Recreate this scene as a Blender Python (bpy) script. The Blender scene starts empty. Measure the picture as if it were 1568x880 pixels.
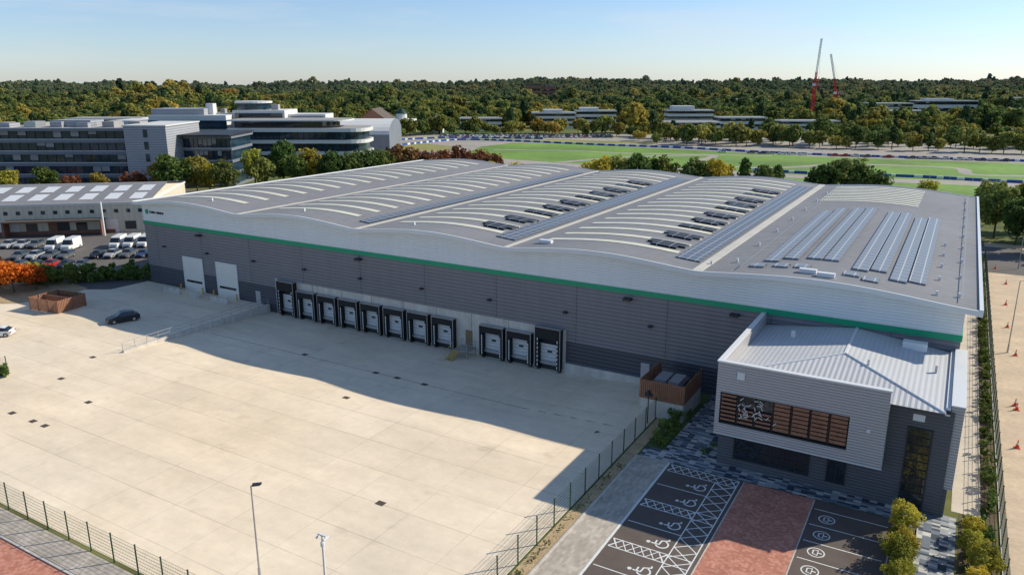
import bpy, math, random
import numpy as np
from mathutils import Matrix, Vector
random.seed(4); RNG=np.random.default_rng(7)
S=bpy.context.scene
YAW=math.radians(30.3); C30,S30=math.cos(YAW),math.sin(YAW)
SITE=Matrix.Rotation(YAW,4,'Z')       # second survey grid (r,a), turned 30.3 deg from the building grid
def ra(r,a,z=0): return Vector((C30*r-S30*a, S30*r+C30*a, z))

# ---------------------------------------------------------------- materials
def nn(t,typ,**k):
    n=t.nodes.new(typ)
    for a,b in k.items(): setattr(n,a,b)
    return n
def math_(t,op,a,b=None,c=None,clamp=False):
    n=nn(t,'ShaderNodeMath',operation=op,use_clamp=clamp)
    for i,v in enumerate((a,b,c)):
        if v is None: continue
        if isinstance(v,(int,float)): n.inputs[i].default_value=v
        else: t.links.new(v,n.inputs[i])
    return n.outputs[0]
def vscale(t,v,s):
    n=nn(t,'ShaderNodeVectorMath',operation='MULTIPLY'); t.links.new(v,n.inputs[0]); n.inputs[1].default_value=s; return n.outputs[0]
def noise(t,v,scale,detail=4,rough=.6):
    n=nn(t,'ShaderNodeTexNoise'); n.inputs['Scale'].default_value=scale; n.inputs['Detail'].default_value=detail
    n.inputs['Roughness'].default_value=rough; t.links.new(v,n.inputs['Vector']); return n.outputs['Fac']
def maprange(t,v,a,b,c,d):
    n=nn(t,'ShaderNodeMapRange'); t.links.new(v,n.inputs[0])
    for i,x in enumerate((a,b,c,d)): n.inputs[i+1].default_value=x
    return n.outputs[0]
def mixc(t,f,a,b,mode='MIX'):
    n=nn(t,'ShaderNodeMix',data_type='RGBA',blend_type=mode)
    for i,v in ((0,f),(6,a),(7,b)):
        if isinstance(v,(int,float)): n.inputs[i].default_value=v
        elif isinstance(v,tuple): n.inputs[i].default_value=(*v,1)
        else: t.links.new(v,n.inputs[i])
    return n.outputs[2]
def scalec(t,col,f):
    n=nn(t,'ShaderNodeVectorMath',operation='SCALE')
    if isinstance(col,tuple): n.inputs[0].default_value=col
    else: t.links.new(col,n.inputs[0])
    t.links.new(f,n.inputs['Scale']); return n.outputs[0]
def newmat(name):
    m=bpy.data.materials.new(name); m.use_nodes=True; t=m.node_tree
    b=t.nodes['Principled BSDF']; p=nn(t,'ShaderNodeNewGeometry').outputs['Position']
    return m,t,b,p
def mk(name,col,rough=.7,metal=0,var=.1,vs=.3,stripe=None,spec=.4,fine=None,bump=0,streak=0):
    m,t,b,p=newmat(name)
    f=maprange(t,noise(t,p,vs,5),.25,.75,1-var,1+var)
    if fine: f=math_(t,'MULTIPLY',f,maprange(t,noise(t,p,fine[0],3),.3,.7,1-fine[1],1+fine[1]))
    if streak:
        f=math_(t,'MULTIPLY',f,maprange(t,noise(t,vscale(t,p,(1.2,1.2,.06)),1.0,4),.35,.75,1,1-streak))
    h=None
    if stripe:
        ax,per,dk,dep=stripe
        s=nn(t,'ShaderNodeSeparateXYZ'); t.links.new(p,s.inputs[0])
        fr=math_(t,'FRACT',math_(t,'DIVIDE',s.outputs[ax],per))
        tri=math_(t,'ABSOLUTE',math_(t,'SUBTRACT',fr,.5))
        h=maprange(t,tri,.12,.36,0,1)
        f=math_(t,'MULTIPLY',f,maprange(t,h,0,1,1-dk,1+dk*.4))
    c=scalec(t,col,f); t.links.new(c,b.inputs['Base Color'])
    b.inputs['Roughness'].default_value=rough; b.inputs['Metallic'].default_value=metal
    b.inputs['Specular IOR Level'].default_value=spec
    if h is not None or bump:
        bn=nn(t,'ShaderNodeBump'); bn.inputs['Distance'].default_value=stripe[3] if stripe else bump
        bn.inputs['Strength'].default_value=.8
        t.links.new(h if h is not None else noise(t,p,(fine[0] if fine else 3),5),bn.inputs['Height'])
        t.links.new(bn.outputs[0],b.inputs['Normal'])
    return m
def pavers(name,cols,cell,rough=.8,ang=0.0):
    m,t,b,p=newmat(name)
    sn=nn(t,'ShaderNodeVectorMath',operation='SNAP'); t.links.new(p,sn.inputs[0]); sn.inputs[1].default_value=(cell[0],cell[1],10)
    w=nn(t,'ShaderNodeTexWhiteNoise',noise_dimensions='3D'); t.links.new(sn.outputs[0],w.inputs[0])
    r=nn(t,'ShaderNodeValToRGB'); r.color_ramp.interpolation='CONSTANT'
    el=r.color_ramp.elements
    while len(el)<len(cols): el.new(.5)
    for i,(ps,c) in enumerate(cols): el[i].position=ps; el[i].color=(*c,1)
    t.links.new(w.outputs[0],r.inputs[0])
    f=maprange(t,noise(t,p,.5,5),.3,.7,.82,1.15)
    f=math_(t,'MULTIPLY',f,maprange(t,noise(t,p,.12,4),.35,.65,.92,1.06))
    c=scalec(t,r.outputs[0],f); t.links.new(c,b.inputs['Base Color']); b.inputs['Roughness'].default_value=rough
    b.inputs['Specular IOR Level'].default_value=.3
    return m
def concrete(name,col,bay=(6.2,4.6)):
    m,t,b,p=newmat(name)
    s=nn(t,'ShaderNodeSeparateXYZ'); t.links.new(p,s.inputs[0])
    jf=None
    for ax,per in ((0,bay[0]),(1,bay[1])):
        q=math_(t,'ABSOLUTE',math_(t,'SUBTRACT',math_(t,'FRACT',math_(t,'DIVIDE',s.outputs[ax],per)),.5))
        l=maprange(t,q,.5-.07/per,.5-.03/per,0,1)
        if ax==0: l=math_(t,'MULTIPLY',l,.6)
        jf=l if jf is None else math_(t,'MAXIMUM',jf,l)
    # joints fade in and out where they are clean or dirty
    jf=math_(t,'MULTIPLY',jf,maprange(t,noise(t,p,.11,3),.35,.6,.3,1))
    f=maprange(t,noise(t,p,.05,6,.65),.3,.7,.86,1.08)
    f=math_(t,'MULTIPLY',f,maprange(t,noise(t,vscale(t,p,(.5,1.6,1)),.22,7,.7),.35,.75,1.05,.88))
    f=math_(t,'MULTIPLY',f,maprange(t,noise(t,p,.9,6,.7),.3,.75,1.05,.92))
    f=math_(t,'MULTIPLY',f,maprange(t,noise(t,p,9,3),.3,.7,.96,1.04))
    f=math_(t,'MULTIPLY',f,maprange(t,noise(t,p,.33,2,.4),.66,.74,1,.88))
    # slab to slab tone
    sn=nn(t,'ShaderNodeVectorMath',operation='SNAP'); t.links.new(p,sn.inputs[0]); sn.inputs[1].default_value=(bay[0]*4,bay[1],50)
    w=nn(t,'ShaderNodeTexWhiteNoise',noise_dimensions='3D'); t.links.new(sn.outputs[0],w.inputs[0])
    f=math_(t,'MULTIPLY',f,maprange(t,w.outputs[0],0,1,.955,1.035))
    # tyre scuffs: long thin arcs
    for cx,cy,fq in ((-60,20,1.0),(-30,95,1.3),(-88,70,1.1),(-70,110,.9)):
        sub=nn(t,'ShaderNodeVectorMath',operation='SUBTRACT'); t.links.new(p,sub.inputs[0]); sub.inputs[1].default_value=(cx,cy,0)
        ln=nn(t,'ShaderNodeVectorMath',operation='LENGTH'); t.links.new(sub.outputs[0],ln.inputs[0])
        cmb=nn(t,'ShaderNodeCombineXYZ'); t.links.new(ln.outputs['Value'],cmb.inputs[0])
        a=noise(t,cmb.outputs[0],fq*1.6,5,.8); mask=noise(t,vscale(t,p,(1,1,1)),.06+fq*.01,3)
        k=math_(t,'MULTIPLY',maprange(t,a,.56,.70,0,1),maprange(t,mask,.48,.65,0,.16))
        f=math_(t,'MULTIPLY',f,math_(t,'SUBTRACT',1,k))
    f=math_(t,'MULTIPLY',f,maprange(t,jf,0,1,1,.72))
    c=scalec(t,col,f)
    c=mixc(t,maprange(t,noise(t,p,.035,4),.42,.65,0,.45),c,scalec(t,(col[0]*.98,col[1]*.92,col[2]*.80),f))
    t.links.new(c,b.inputs['Base Color']); b.inputs['Roughness'].default_value=.85
    b.inputs['Specular IOR Level'].default_value=.25
    return m
def leafmat(name,cols,tr=.25,pos=.06,rnd=.6,haze=0):
    m,t,b,p=newmat(name)
    oi=nn(t,'ShaderNodeObjectInfo')
    v=math_(t,'ADD',math_(t,'MULTIPLY',oi.outputs['Random'],rnd),math_(t,'MULTIPLY',maprange(t,noise(t,p,pos,4),.36,.66,0,1),1-rnd))
    r=nn(t,'ShaderNodeValToRGB'); el=r.color_ramp.elements
    while len(el)<len(cols): el.new(.5)
    for i,(ps,c) in enumerate(cols): el[i].position=ps; el[i].color=(*c,1)
    t.links.new(v,r.inputs[0])
    f=maprange(t,noise(t,p,.9,3),.3,.7,.7,1.3)
    f=math_(t,'MULTIPLY',f,maprange(t,math_(t,'FRACT',math_(t,'MULTIPLY',oi.outputs['Random'],17.3)),0,1,.78,1.28))
    c=scalec(t,r.outputs[0],f)
    if haze:  # aerial haze painted into the leaf colour, stronger with distance from the site
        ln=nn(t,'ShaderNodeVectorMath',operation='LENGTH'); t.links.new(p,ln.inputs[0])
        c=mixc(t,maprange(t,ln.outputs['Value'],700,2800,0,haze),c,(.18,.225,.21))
    t.links.new(c,b.inputs['Base Color'])
    b.inputs['Roughness'].default_value=.7; b.inputs['Specular IOR Level'].default_value=.12
    tl=nn(t,'ShaderNodeBsdfTranslucent'); t.links.new(c,tl.inputs[0])
    mx=nn(t,'ShaderNodeMixShader'); mx.inputs[0].default_value=tr
    t.links.new(b.outputs[0],mx.inputs[1]); t.links.new(tl.outputs[0],mx.inputs[2])
    t.links.new(mx.outputs[0],t.nodes['Material Output'].inputs[0])
    return m
def panelmat(name,col,line,cx,cy,lw=.06,spec=.45,rough=.3):
    m,t,b,p=newmat(name)
    s=nn(t,'ShaderNodeSeparateXYZ'); t.links.new(p,s.inputs[0]); jf=None
    for ax,per in ((0,cx),(1,cy)):
        q=math_(t,'ABSOLUTE',math_(t,'SUBTRACT',math_(t,'FRACT',math_(t,'DIVIDE',s.outputs[ax],per)),.5))
        l=maprange(t,q,.5-lw/per,.5-lw*.6/per,0,1); jf=l if jf is None else math_(t,'MAXIMUM',jf,l)
    t.links.new(mixc(t,jf,col,line),b.inputs['Base Color']); b.inputs['Roughness'].default_value=rough
    b.inputs['Specular IOR Level'].default_value=spec
    return m

M={}
M['yard']=concrete('yard_concrete',(.92,.775,.59))
M['conc']=mk('concrete_wall',(.64,.60,.54),.85,var=.14,vs=.5,fine=(4,.08),streak=.25)
M['path']=mk('path_concrete',(.66,.57,.45),.85,var=.12,vs=.4,fine=(3,.06))
M['track']=mk('track_concrete',(.62,.48,.33),.85,var=.18,vs=.25,fine=(2,.08))
M['white_wall']=mk('white_cladding',(.82,.84,.86),.45,var=.03,vs=.1,stripe=(2,.33,.10,.03),streak=.05)
M['grey_wall']=mk('grey_cladding',(.22,.213,.23),.45,var=.05,vs=.1,stripe=(2,.5,.16,.04),streak=.08)
M['dark_wall']=mk('dark_cladding',(.072,.077,.095),.45,var=.05,vs=.2,stripe=(2,.5,.14,.04))
M['green']=mk('green_band',(.0,.33,.17),.4,var=.04)
M['trim']=mk('white_trim',(.76,.77,.78),.4,var=.03)
M['roof']=mk('roof_sheet',(.265,.262,.27),.6,var=.12,vs=.05,stripe=(1,1.0,.14,.04),spec=.22,fine=(.7,.06))
M['gutter']=mk('gutter',(.60,.57,.50),.6,var=.1)
M['light']=mk('rooflight',(.74,.71,.56),.45,var=.10,vs=.6,spec=.3)
M['pv_blue']=panelmat('pv_blue',(.115,.14,.185),(.38,.39,.40),1.0,1.7,.08,.3,.4)
M['pv_grey']=panelmat('pv_silver',(.215,.245,.29),(.52,.52,.52),1.05,1.7,.08,.3,.4)
M['pv_dark']=panelmat('pv_dark',(.016,.02,.032),(.4,.4,.4),1.7,1.05,.06,.2,.45)
M['black']=mk('black_rubber',(.018,.018,.02),.75,var=.2,vs=2)
M['door']=mk('sectional_door',(.62,.63,.64),.5,var=.05,stripe=(2,.5,.15,.02))
M['doorw']=mk('roller_door',(.80,.78,.73),.5,var=.04,stripe=(2,.35,.12,.02))
M['pdoor']=mk('timber_door',(.22,.15,.09),.6,var=.1,vs=2)
M['steel']=mk('galvanised_steel',(.45,.46,.47),.45,.6,var=.1,vs=2)
M['fence']=mk('green_fence_paint',(.015,.05,.03),.5,var=.1)
M['yellow']=mk('yellow_paint',(.65,.42,.03),.5,var=.1)
M['off_clad']=mk('silver_cladding',(.52,.50,.50),.4,var=.04,vs=.3,stripe=(2,.26,.3,.05),spec=.5)
M['off_dark']=mk('slate_cladding',(.115,.118,.135),.45,var=.05,vs=.3,stripe=(2,.3,.18,.03))
M['off_roof']=mk('office_roof_sheet',(.58,.59,.60),.5,var=.05,vs=.3,stripe=(0,.45,.06,.02),spec=.3)
M['off_roofy']=mk('office_hip_sheet',(.62,.62,.63),.5,var=.05,vs=.3,stripe=(0,.45,.2,.03),spec=.3)
M['glass']=mk('window_glass',(.02,.028,.035),.06,var=.3,vs=.4,spec=.9)
M['glassb']=mk('blue_glass',(.02,.045,.068),.08,var=.5,vs=.25,spec=.8)
M['timber']=mk('cedar_slats',(.31,.15,.088),.6,var=.2,vs=1.5,fine=(8,.15))
M['frame']=mk('dark_frame',(.03,.032,.036),.5,var=.05)
M['asph']=mk('asphalt',(.135,.105,.09),.9,var=.14,vs=.5,fine=(14,.15))
M['asph2']=mk('old_asphalt',(.15,.135,.125),.9,var=.2,vs=.1,fine=(1.5,.1))
M['runway']=mk('runway_tarmac',(.38,.345,.295),.9,var=.18,vs=.02,fine=(.2,.1))
M['paint']=mk('road_paint',(.80,.80,.77),.6,var=.1,vs=3,fine=(9,.12))
M['mottle']=pavers('mottled_block_paving',[(0,(.06,.075,.10)),(.25,(.17,.20,.24)),(.55,(.38,.39,.40)),(.82,(.60,.58,.53))],(.62,.31))
M['red']=pavers('red_block_paving',[(0,(.50,.20,.135)),(.35,(.56,.24,.165)),(.7,(.63,.295,.21))],(.22,.22))
M['beige']=pavers('buff_block_paving',[(0,(.45,.395,.325)),(.35,(.51,.445,.365)),(.7,(.57,.495,.41))],(.25,.5))
M['gravel']=mk('gravel',(.48,.35,.20),.95,var=.25,vs=.8,fine=(6,.3))
M['cover']=mk('manhole_cover',(.10,.075,.055),.7,var=.2,vs=3)
M['grass']=mk('grass',(.16,.285,.045),.9,var=.4,vs=.02,fine=(.3,.15))
M['grassd']=mk('dry_grass',(.28,.27,.085),.9,var=.25,vs=.04,fine=(.4,.12))
M['blue']=mk('barrier_blue',(.02,.09,.36),.5,var=.1)
M['brick']=mk('brick_wall',(.26,.12,.08),.85,var=.15,vs=.6)
M['cream']=mk('cream_cladding',(.68,.61,.48),.6,var=.07,stripe=(0,1.0,.06,.02),streak=.1)
M['slab']=mk('white_render',(.68,.68,.66),.6,var=.08,vs=.1)
M['slabg']=mk('blue_grey_panel',(.19,.21,.25),.5,var=.1,vs=.1)
M['louv']=mk('grey_louvre',(.36,.37,.40),.5,var=.05,stripe=(2,.8,.25,.03))
M['rooff']=mk('flat_roof',(.34,.33,.32),.9,var=.15,vs=.1)
M['tile']=mk('dark_roof_tiles',(.12,.09,.075),.8,var=.15)
M['crane_red']=mk('crane_red',(.62,.03,.04),.5,var=.1)
M['bark']=mk('bark',(.10,.075,.055),.9,var=.3,vs=2)
M['tyre']=mk('tyre',(.02,.02,.02),.8,var=.1)
M['cone']=mk('cone_orange',(.75,.10,.03),.5,var=.05)
M['lampw']=mk('lamp_lens',(.8,.8,.78),.3,var=.02)
M['red_light']=mk('tail_light',(.4,.01,.01),.3)
M['soil']=mk('soil',(.14,.10,.06),.95,var=.3,vs=1)
# ground: rough grass, scrub and soil
m,t,b,p=newmat('ground_cover')
n1=maprange(t,noise(t,p,.012,6),.4,.6,0,1); n2=maprange(t,noise(t,p,.15,5),.35,.65,.7,1.25)
c=mixc(t,n1,(.085,.13,.04),(.22,.215,.08)); c=scalec(t,c,n2); t.links.new(c,b.inputs['Base Color']); b.inputs['Roughness'].default_value=1
b.inputs['Specular IOR Level'].default_value=.1
M['ground']=m
L={}
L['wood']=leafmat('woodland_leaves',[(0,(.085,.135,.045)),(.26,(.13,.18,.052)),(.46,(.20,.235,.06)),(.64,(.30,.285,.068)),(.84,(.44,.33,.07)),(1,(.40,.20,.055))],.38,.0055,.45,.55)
L['green']=leafmat('green_leaves',[(0,(.065,.12,.033)),(.5,(.12,.18,.045)),(1,(.21,.24,.055))],.35)
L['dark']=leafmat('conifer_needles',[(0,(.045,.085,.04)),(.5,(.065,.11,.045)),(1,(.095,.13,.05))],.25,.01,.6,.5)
L['yellow']=leafmat('yellow_leaves',[(0,(.26,.29,.045)),(.5,(.46,.40,.06)),(1,(.62,.45,.06))],.35)
L['orange']=leafmat('orange_leaves',[(0,(.55,.22,.03)),(.5,(.70,.22,.03)),(1,(.60,.12,.025))],.3)
L['maroon']=leafmat('maroon_leaves',[(0,(.18,.065,.042)),(.5,(.24,.10,.048)),(1,(.22,.145,.055))],.28)

# ---------------------------------------------------------------- mesh builder
def empty(name,loc=(0,0,0)):
    e=bpy.data.objects.new(name,None); e.empty_display_size=.5; e.location=loc; S.collection.objects.link(e); return e
class MB:
    def __init__(s,T=None): s.v=[];s.f=[];s.mi=[];s.mats=[];s.T=T or Matrix.Identity(4)
    def m(s,k):
        mt=k if not isinstance(k,str) else M[k]
        if mt not in s.mats: s.mats.append(mt)
        return s.mats.index(mt)
    def poly(s,pts,k):
        b=len(s.v); s.v+=[tuple(s.T@Vector(p)) for p in pts]; s.f.append(tuple(range(b,b+len(pts)))); s.mi.append(s.m(k))
    def grid(s,rows,k,close=False):
        b=len(s.v); n=len(rows[0])
        for r in rows: s.v+=[tuple(s.T@Vector(p)) for p in r]
        i0=s.m(k)
        for i in range(len(rows)-1):
            for j in range(n if close else n-1):
                j2=(j+1)%n
                s.f.append((b+i*n+j,b+i*n+j2,b+(i+1)*n+j2,b+(i+1)*n+j)); s.mi.append(i0)
    def box(s,x0,x1,y0,y1,z0,z1,k,R=None):
        b=len(s.v)
        P=[(x0,y0,z0),(x1,y0,z0),(x1,y1,z0),(x0,y1,z0),(x0,y0,z1),(x1,y0,z1),(x1,y1,z1),(x0,y1,z1)]
        for p in P:
            q=Vector(p)
            if R is not None: q=R@q
            s.v.append(tuple(s.T@q))
        i0=s.m(k)
        for f in ((0,3,2,1),(4,5,6,7),(0,1,5,4),(1,2,6,5),(2,3,7,6),(3,0,4,7)):
            s.f.append(tuple(b+i for i in f)); s.mi.append(i0)
    def cyl(s,p0,p1,r0,r1,k,n=8,cap=True):
        p0=Vector(p0);p1=Vector(p1);d=(p1-p0).normalized()
        u=d.orthogonal().normalized();w=d.cross(u)
        rows=[]
        for p,r in ((p0,r0),(p1,r1)):
            rows.append([p+u*(r*math.cos(2*math.pi*i/n))+w*(r*math.sin(2*math.pi*i/n)) for i in range(n)])
        s.grid(rows,k,True)
        if cap: s.poly(rows[0][::-1],k); s.poly(rows[1],k)
    def stroke(s,pts,w,z,k):
        P=[Vector((p[0],p[1])) for p in pts]; rows=[]
        cl=(P[0]-P[-1]).length<1e-5
        for i,p in enumerate(P):
            a=P[i-1] if i>0 else (P[-2] if cl else None); c=P[i+1] if i<len(P)-1 else (P[1] if cl else None)
            n=Vector((0,0))
            for q0,q1 in ((a,p),(p,c)):
                if q0 is None or q1 is None: continue
                d=(q1-q0).normalized(); n+=Vector((-d.y,d.x))
            n.normalize(); rows.append([(p.x-n.x*w/2,p.y-n.y*w/2,z),(p.x+n.x*w/2,p.y+n.y*w/2,z)])
        s.grid(rows,k)
    def obj(s,name,parent=None,smooth=False,recenter=True):
        V=np.array(s.v); c=np.array([0.,0.,0.])
        if recenter:
            c=(V.min(0)+V.max(0))/2; c[2]=V[:,2].min()
        V=V-c
        me=bpy.data.meshes.new(name); me.from_pydata(V.tolist(),[],s.f)
        for mt in s.mats: me.materials.append(mt)
        me.polygons.foreach_set('material_index',s.mi)
        if smooth: me.polygons.foreach_set('use_smooth',[True]*len(s.f))
        me.update()
        o=bpy.data.objects.new(name,me); o.location=c
        if parent: o.parent=parent; o.location=Vector(c)-parent.location
        S.collection.objects.link(o); return o

# ---------------------------------------------------------------- world & sun & camera
sd=Vector((1.09,1.2,1)).normalized(); EL=math.asin(sd.z); AZ=math.atan2(sd.x,sd.y)
w=bpy.data.worlds.new('World'); S.world=w; w.use_nodes=True; t=w.node_tree; t.nodes.clear()
sky=nn(t,'ShaderNodeTexSky',sky_type='NISHITA'); sky.sun_disc=False; sky.sun_elevation=EL; sky.sun_rotation=AZ
sky.air_density=1.0; sky.dust_density=.2; sky.ozone_density=2.5; sky.altitude=50
bg=nn(t,'ShaderNodeBackground'); bg.inputs[1].default_value=.115
ow=nn(t,'ShaderNodeOutputWorld')
tc=nn(t,'ShaderNodeTexCoord').outputs['Generated']
sx=nn(t,'ShaderNodeSeparateXYZ'); t.links.new(tc,sx.inputs[0])
# clean, cool air: keep the low sky from going yellow
tint=mixc(t,maprange(t,sx.outputs[2],0,.25,0,1),(.88,1.0,1.34),(.98,1.05,1.13))
base=mixc(t,1.0,sky.outputs[0],tint,'MULTIPLY')
cn=noise(t,vscale(t,tc,(1.2,1.2,9)),1.6,8,.64)
cf=maprange(t,cn,.52,.80,0,.5)
skyc=mixc(t,cf,base,(6.6,6.9,7.2))
t.links.new(skyc,bg.inputs[0]); t.links.new(bg.outputs[0],ow.inputs[0])
sl=bpy.data.lights.new('sun','SUN'); sl.energy=5.0; sl.angle=math.radians(.53); sl.color=(1,.92,.76)
so=bpy.data.objects.new('sun',sl); so.rotation_euler=(-sd).to_track_quat('-Z','Y').to_euler(); so.location=(60,60,120); S.collection.objects.link(so)
cam=bpy.data.cameras.new('camera'); cam.lens=26.82; cam.sensor_width=36; cam.clip_end=12000; cam.clip_start=.5
co=bpy.data.objects.new('camera',cam); co.location=(0,0,36); co.rotation_euler=(math.radians(74.9),0,YAW); S.collection.objects.link(co); S.camera=co
S.view_settings.view_transform='Standard'; S.view_settings.look='None'; S.view_settings.exposure=0

# ---------------------------------------------------------------- terrain
def sst(a,b,x): x=min(1,max(0,(x-a)/(b-a))); return x*x*(3-2*x)
def hgt(x,y):
    r=C30*x+S30*y; a=-S30*x+C30*y; d=math.hypot(r,a)
    if d<700: return 0
    q=max(-1.2,min(1.2,r/max(a,1))) if a>0 else 0
    top=12+11*sst(-.3,.5,q)+4.0*math.sin(q*8+1.2)+3.0*math.sin(q*21)+1.4*math.sin(q*47+1)
    h=sst(1500,2700,d)*top
    mid=(13+3*math.sin(r*.008))*math.exp(-((d-1150-120*math.sin(q*5))/190)**2)*(sst(.05,-.25,q)+.75*sst(.15,.5,q)*abs(math.sin(q*7)))
    far=2.5*math.sin(r*.006)*math.sin(a*.0045+1)*sst(700,1200,d)
    return max(0,h+mid+far)
lines=list(np.arange(-4800,-300,110))+list(np.arange(-300,301,50))+list(np.arange(400,4900,110))
HX0,HX1,HY0,HY1=-96,-28,60,84.8
xs=sorted(set(list(lines)+[HX0,HX1])); ys=sorted(set(list(lines)+[HY0,HY1]))
g=MB(); V=[];F=[]
for y in ys:
    for x in xs: V.append((x,y,hgt(x,y)))
nx=len(xs)
for j in range(len(ys)-1):
    for i in range(nx-1):
        if HX0<=xs[i] and xs[i+1]<=HX1 and HY0<=ys[j] and ys[j+1]<=HY1: continue
        a=j*nx+i; F.append((a,a+1,a+nx+1,a+nx))
g.v=V; g.f=F; g.mi=[g.m('ground')]*len(F); g.obj('ground',smooth=True,recenter=False)

# ---------------------------------------------------------------- yard and paving
def yz(x,y):
    return -1.0*min(1,max(0,(y-60)/23.5))*min(1,max(0,(-28-x)/12))
yd=MB()
gx=[-96,-80,-60,-40,-34,-28]; gy=[60,64,70,76,83.5,84.8]
yd.grid([[(x,y,yz(x,y)+.02) for x in gx] for y in gy],'yard')
yd.poly([(-96,29.2,.02),(-25.6,29.2,.02),(-25.6,60,.02),(-96,60,.02)],'yard')
yd.poly([(-28,60,.02),(-25.6,60,.02),(-25.6,84.8,.02),(-28,84.8,.02)],'yard')
yd.poly([(-150,46.5,.02),(-96,46.5,.02),(-96,84.8,.02),(-132,84.8,.02),(-134,64,.02),(-150,55,.02)],'yard')
yd.poly([(-101,29.2,.02),(-96,29.2,.02),(-96,46.5,.02),(-101,46.5,.02)],'yard')
yd.obj('concrete_yard')
def sheet(name,pts,k,z,T=None):
    b=MB(T); b.poly([(p[0],p[1],z) for p in pts],k); return b.obj(name)
def rect(x0,x1,y0,y1): return [(x0,y0),(x1,y0),(x1,y1),(x0,y1)]
mc=MB()
for x,y in ((-40.4,46.1),(-59.2,62.4),(-58.5,71.1),(-54.2,71.1),(-29.5,68.8),(-84,46.1),(-94,48.7),(-88.5,40),(-84.3,40),(-82,40),(-98,55.3),(-62,71.1),(-75,71.5)):
    z=yz(x,y)+.035; mc.box(x-.42,x+.42,y-.32,y+.32,z-.1,z,'cover')
mc.obj('manhole_covers')
dr=MB()
for x in range(-94,-29,2): dr.box(x,x+1.9,71.06,71.12,yz(x+1,71.1)-.05,yz(x+1,71.1)+.03,'cover')
dr.obj('slot_drain')
sheet('gravel_strip',rect(-25.4,-24.2,30,76),'gravel',.012)
sheet('buff_footpath',rect(-24.0,-20.9,20,66.2),'beige',.03)
sheet('mottled_footpath',[(-24,66.2),(-1,66.2),(-1,65.6),(.9,65.6),(.9,30),(3.6,30),(3.6,68.5),(3.6,69),(-16.8,69),(-16.8,84.7),(-22,84.7),(-22,78),(-22.2,68.4),(-24,68.4)],'mottle',.026)
sheet('car_park_asphalt',rect(-20.7,-13.6,20,66.1),'asph',.015)
sheet('red_block_drive',rect(-13.5,-7.4,20,66.1),'red',.03)
sheet('car_park_asphalt',rect(-7.3,-1.0,20,66.1),'asph',.015)
sheet('planting_bed',rect(-.9,.8,30,65.4),'soil',.02)
sheet('planting_bed',rect(3.8,6.5,30,70),'soil',.02)
sheet('side_path',rect(3.2,5.3,70.1,186),'path',.02)
sheet('verge',rect(5.4,6.6,70.1,186),'soil',.015)
sheet('service_road',rect(7.0,16.5,-20,205),'track',.018)
sheet('front_footpath',rect(-110,-25,26.6,28.8),'beige',.02)
sheet('red_block_road',rect(-110,-25,10,26.3),'red',.015)
sheet('gravel_bed',[(-150,56),(-134,64),(-131,71),(-133,76),(-150,78)],'gravel',.04)
k=MB()
k.box(-24.2,-24.0,30,66,0,.1,'conc'); k.box(-20.9,-20.7,20,66.1,0,.05,'paint'); k.box(-13.6,-13.5,20,66.1,0,.045,'conc'); k.box(-7.4,-7.3,20,66.1,0,.045,'conc')
k.box(-110,-25,26.3,26.5,0,.1,'conc'); k.box(-101.2,-101,29,46.5,0,.1,'conc'); k.box(6.75,6.95,-20,186,0,.12,'conc')
k.box(-1.0,-.9,30,65.5,0,.12,'conc');k.box(.8,.9,30,65.5,0,.12,'conc'); k.box(5.3,5.4,70,186,0,.1,'conc')
k.obj('kerbs')
# parking markings
pm=MB(); z=.022
def X(x0,x1,y0,y1,n,ax):
    for s in (0,1):
        pts=[]
        for i in range(n+1):
            f=i/n; up=(i+s)%2
            pts.append((x0+(x1-x0)*f, y1 if up else y0) if ax==0 else (x1 if up else x0, y0+(y1-y0)*f))
        pm.stroke(pts,.15,z+.004*(s+1),'paint')
X(-20.5,-14,64.7,65.9,8,0)
for h0,h1 in ((57.5,58.7),(50.4,51.6),(43.3,44.5)):
    X(-20.5,-15.9,h0,h1,6,0)
    for y in (h0,h1): pm.stroke([(-20.5,y),(-14,y)],.1,z,'paint')
    pm.stroke([(-20.5,h1+3.05),(-15.9,h1+3.05)],.1,z,'paint')
X(-15.8,-14,44,64.6,14,1)
pm.stroke([(-15.85,40),(-15.85,64.7)],.1,z+.012,'paint'); pm.stroke([(-13.95,40),(-13.95,65.9)],.1,z+.012,'paint')
pm.stroke([(-20.5,64.6),(-14,64.6)],.1,z,'paint'); pm.stroke([(-20.5,65.95),(-14,65.95)],.1,z,'paint')
def arc(cx,cy,r,a0,a1,n=18): return [(cx+r*math.cos(math.radians(a0+(a1-a0)*i/n)),cy+r*math.sin(math.radians(a0+(a1-a0)*i/n))) for i in range(n+1)]
def sym(cx,cy,sc,shapes):
    for i,(pts,wd) in enumerate(shapes):
        q=[(cx+(-p[1]+.5)*sc, cy+(p[0]-.2)*sc) for p in pts]
        pm.stroke(q,wd*sc,z+.004*i,'paint')
wc=[([(0,.82),(.02,.45),(.35,.42),(.5,.1),(.64,.13)],.09),([(.01,.64),(.3,.64)],.08),(arc(.08,.33,.3,120,340),.08),(arc(0,.97,.06,0,360,10),.09)]
ev=[(arc(.2,.5,.5,0,360,24),.08),([(-.1,.4),(.0,.68),(.4,.68),(.5,.4),(-.1,.4)],.09),([(.2,.4),(.2,.15)],.1)]
for yb in (63.1,60.1,55.9,52.9,48.8,45.8): sym(-17.1,yb,1.7,wc)
for i in range(8):
    yb=63.2-2.7*i; sym(-5.9,yb,1.25,ev)
    pm.stroke([(-7.1,yb+1.35),(-1.3,yb+1.35)],.1,z,'paint')
pm.obj('parking_markings')

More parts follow.
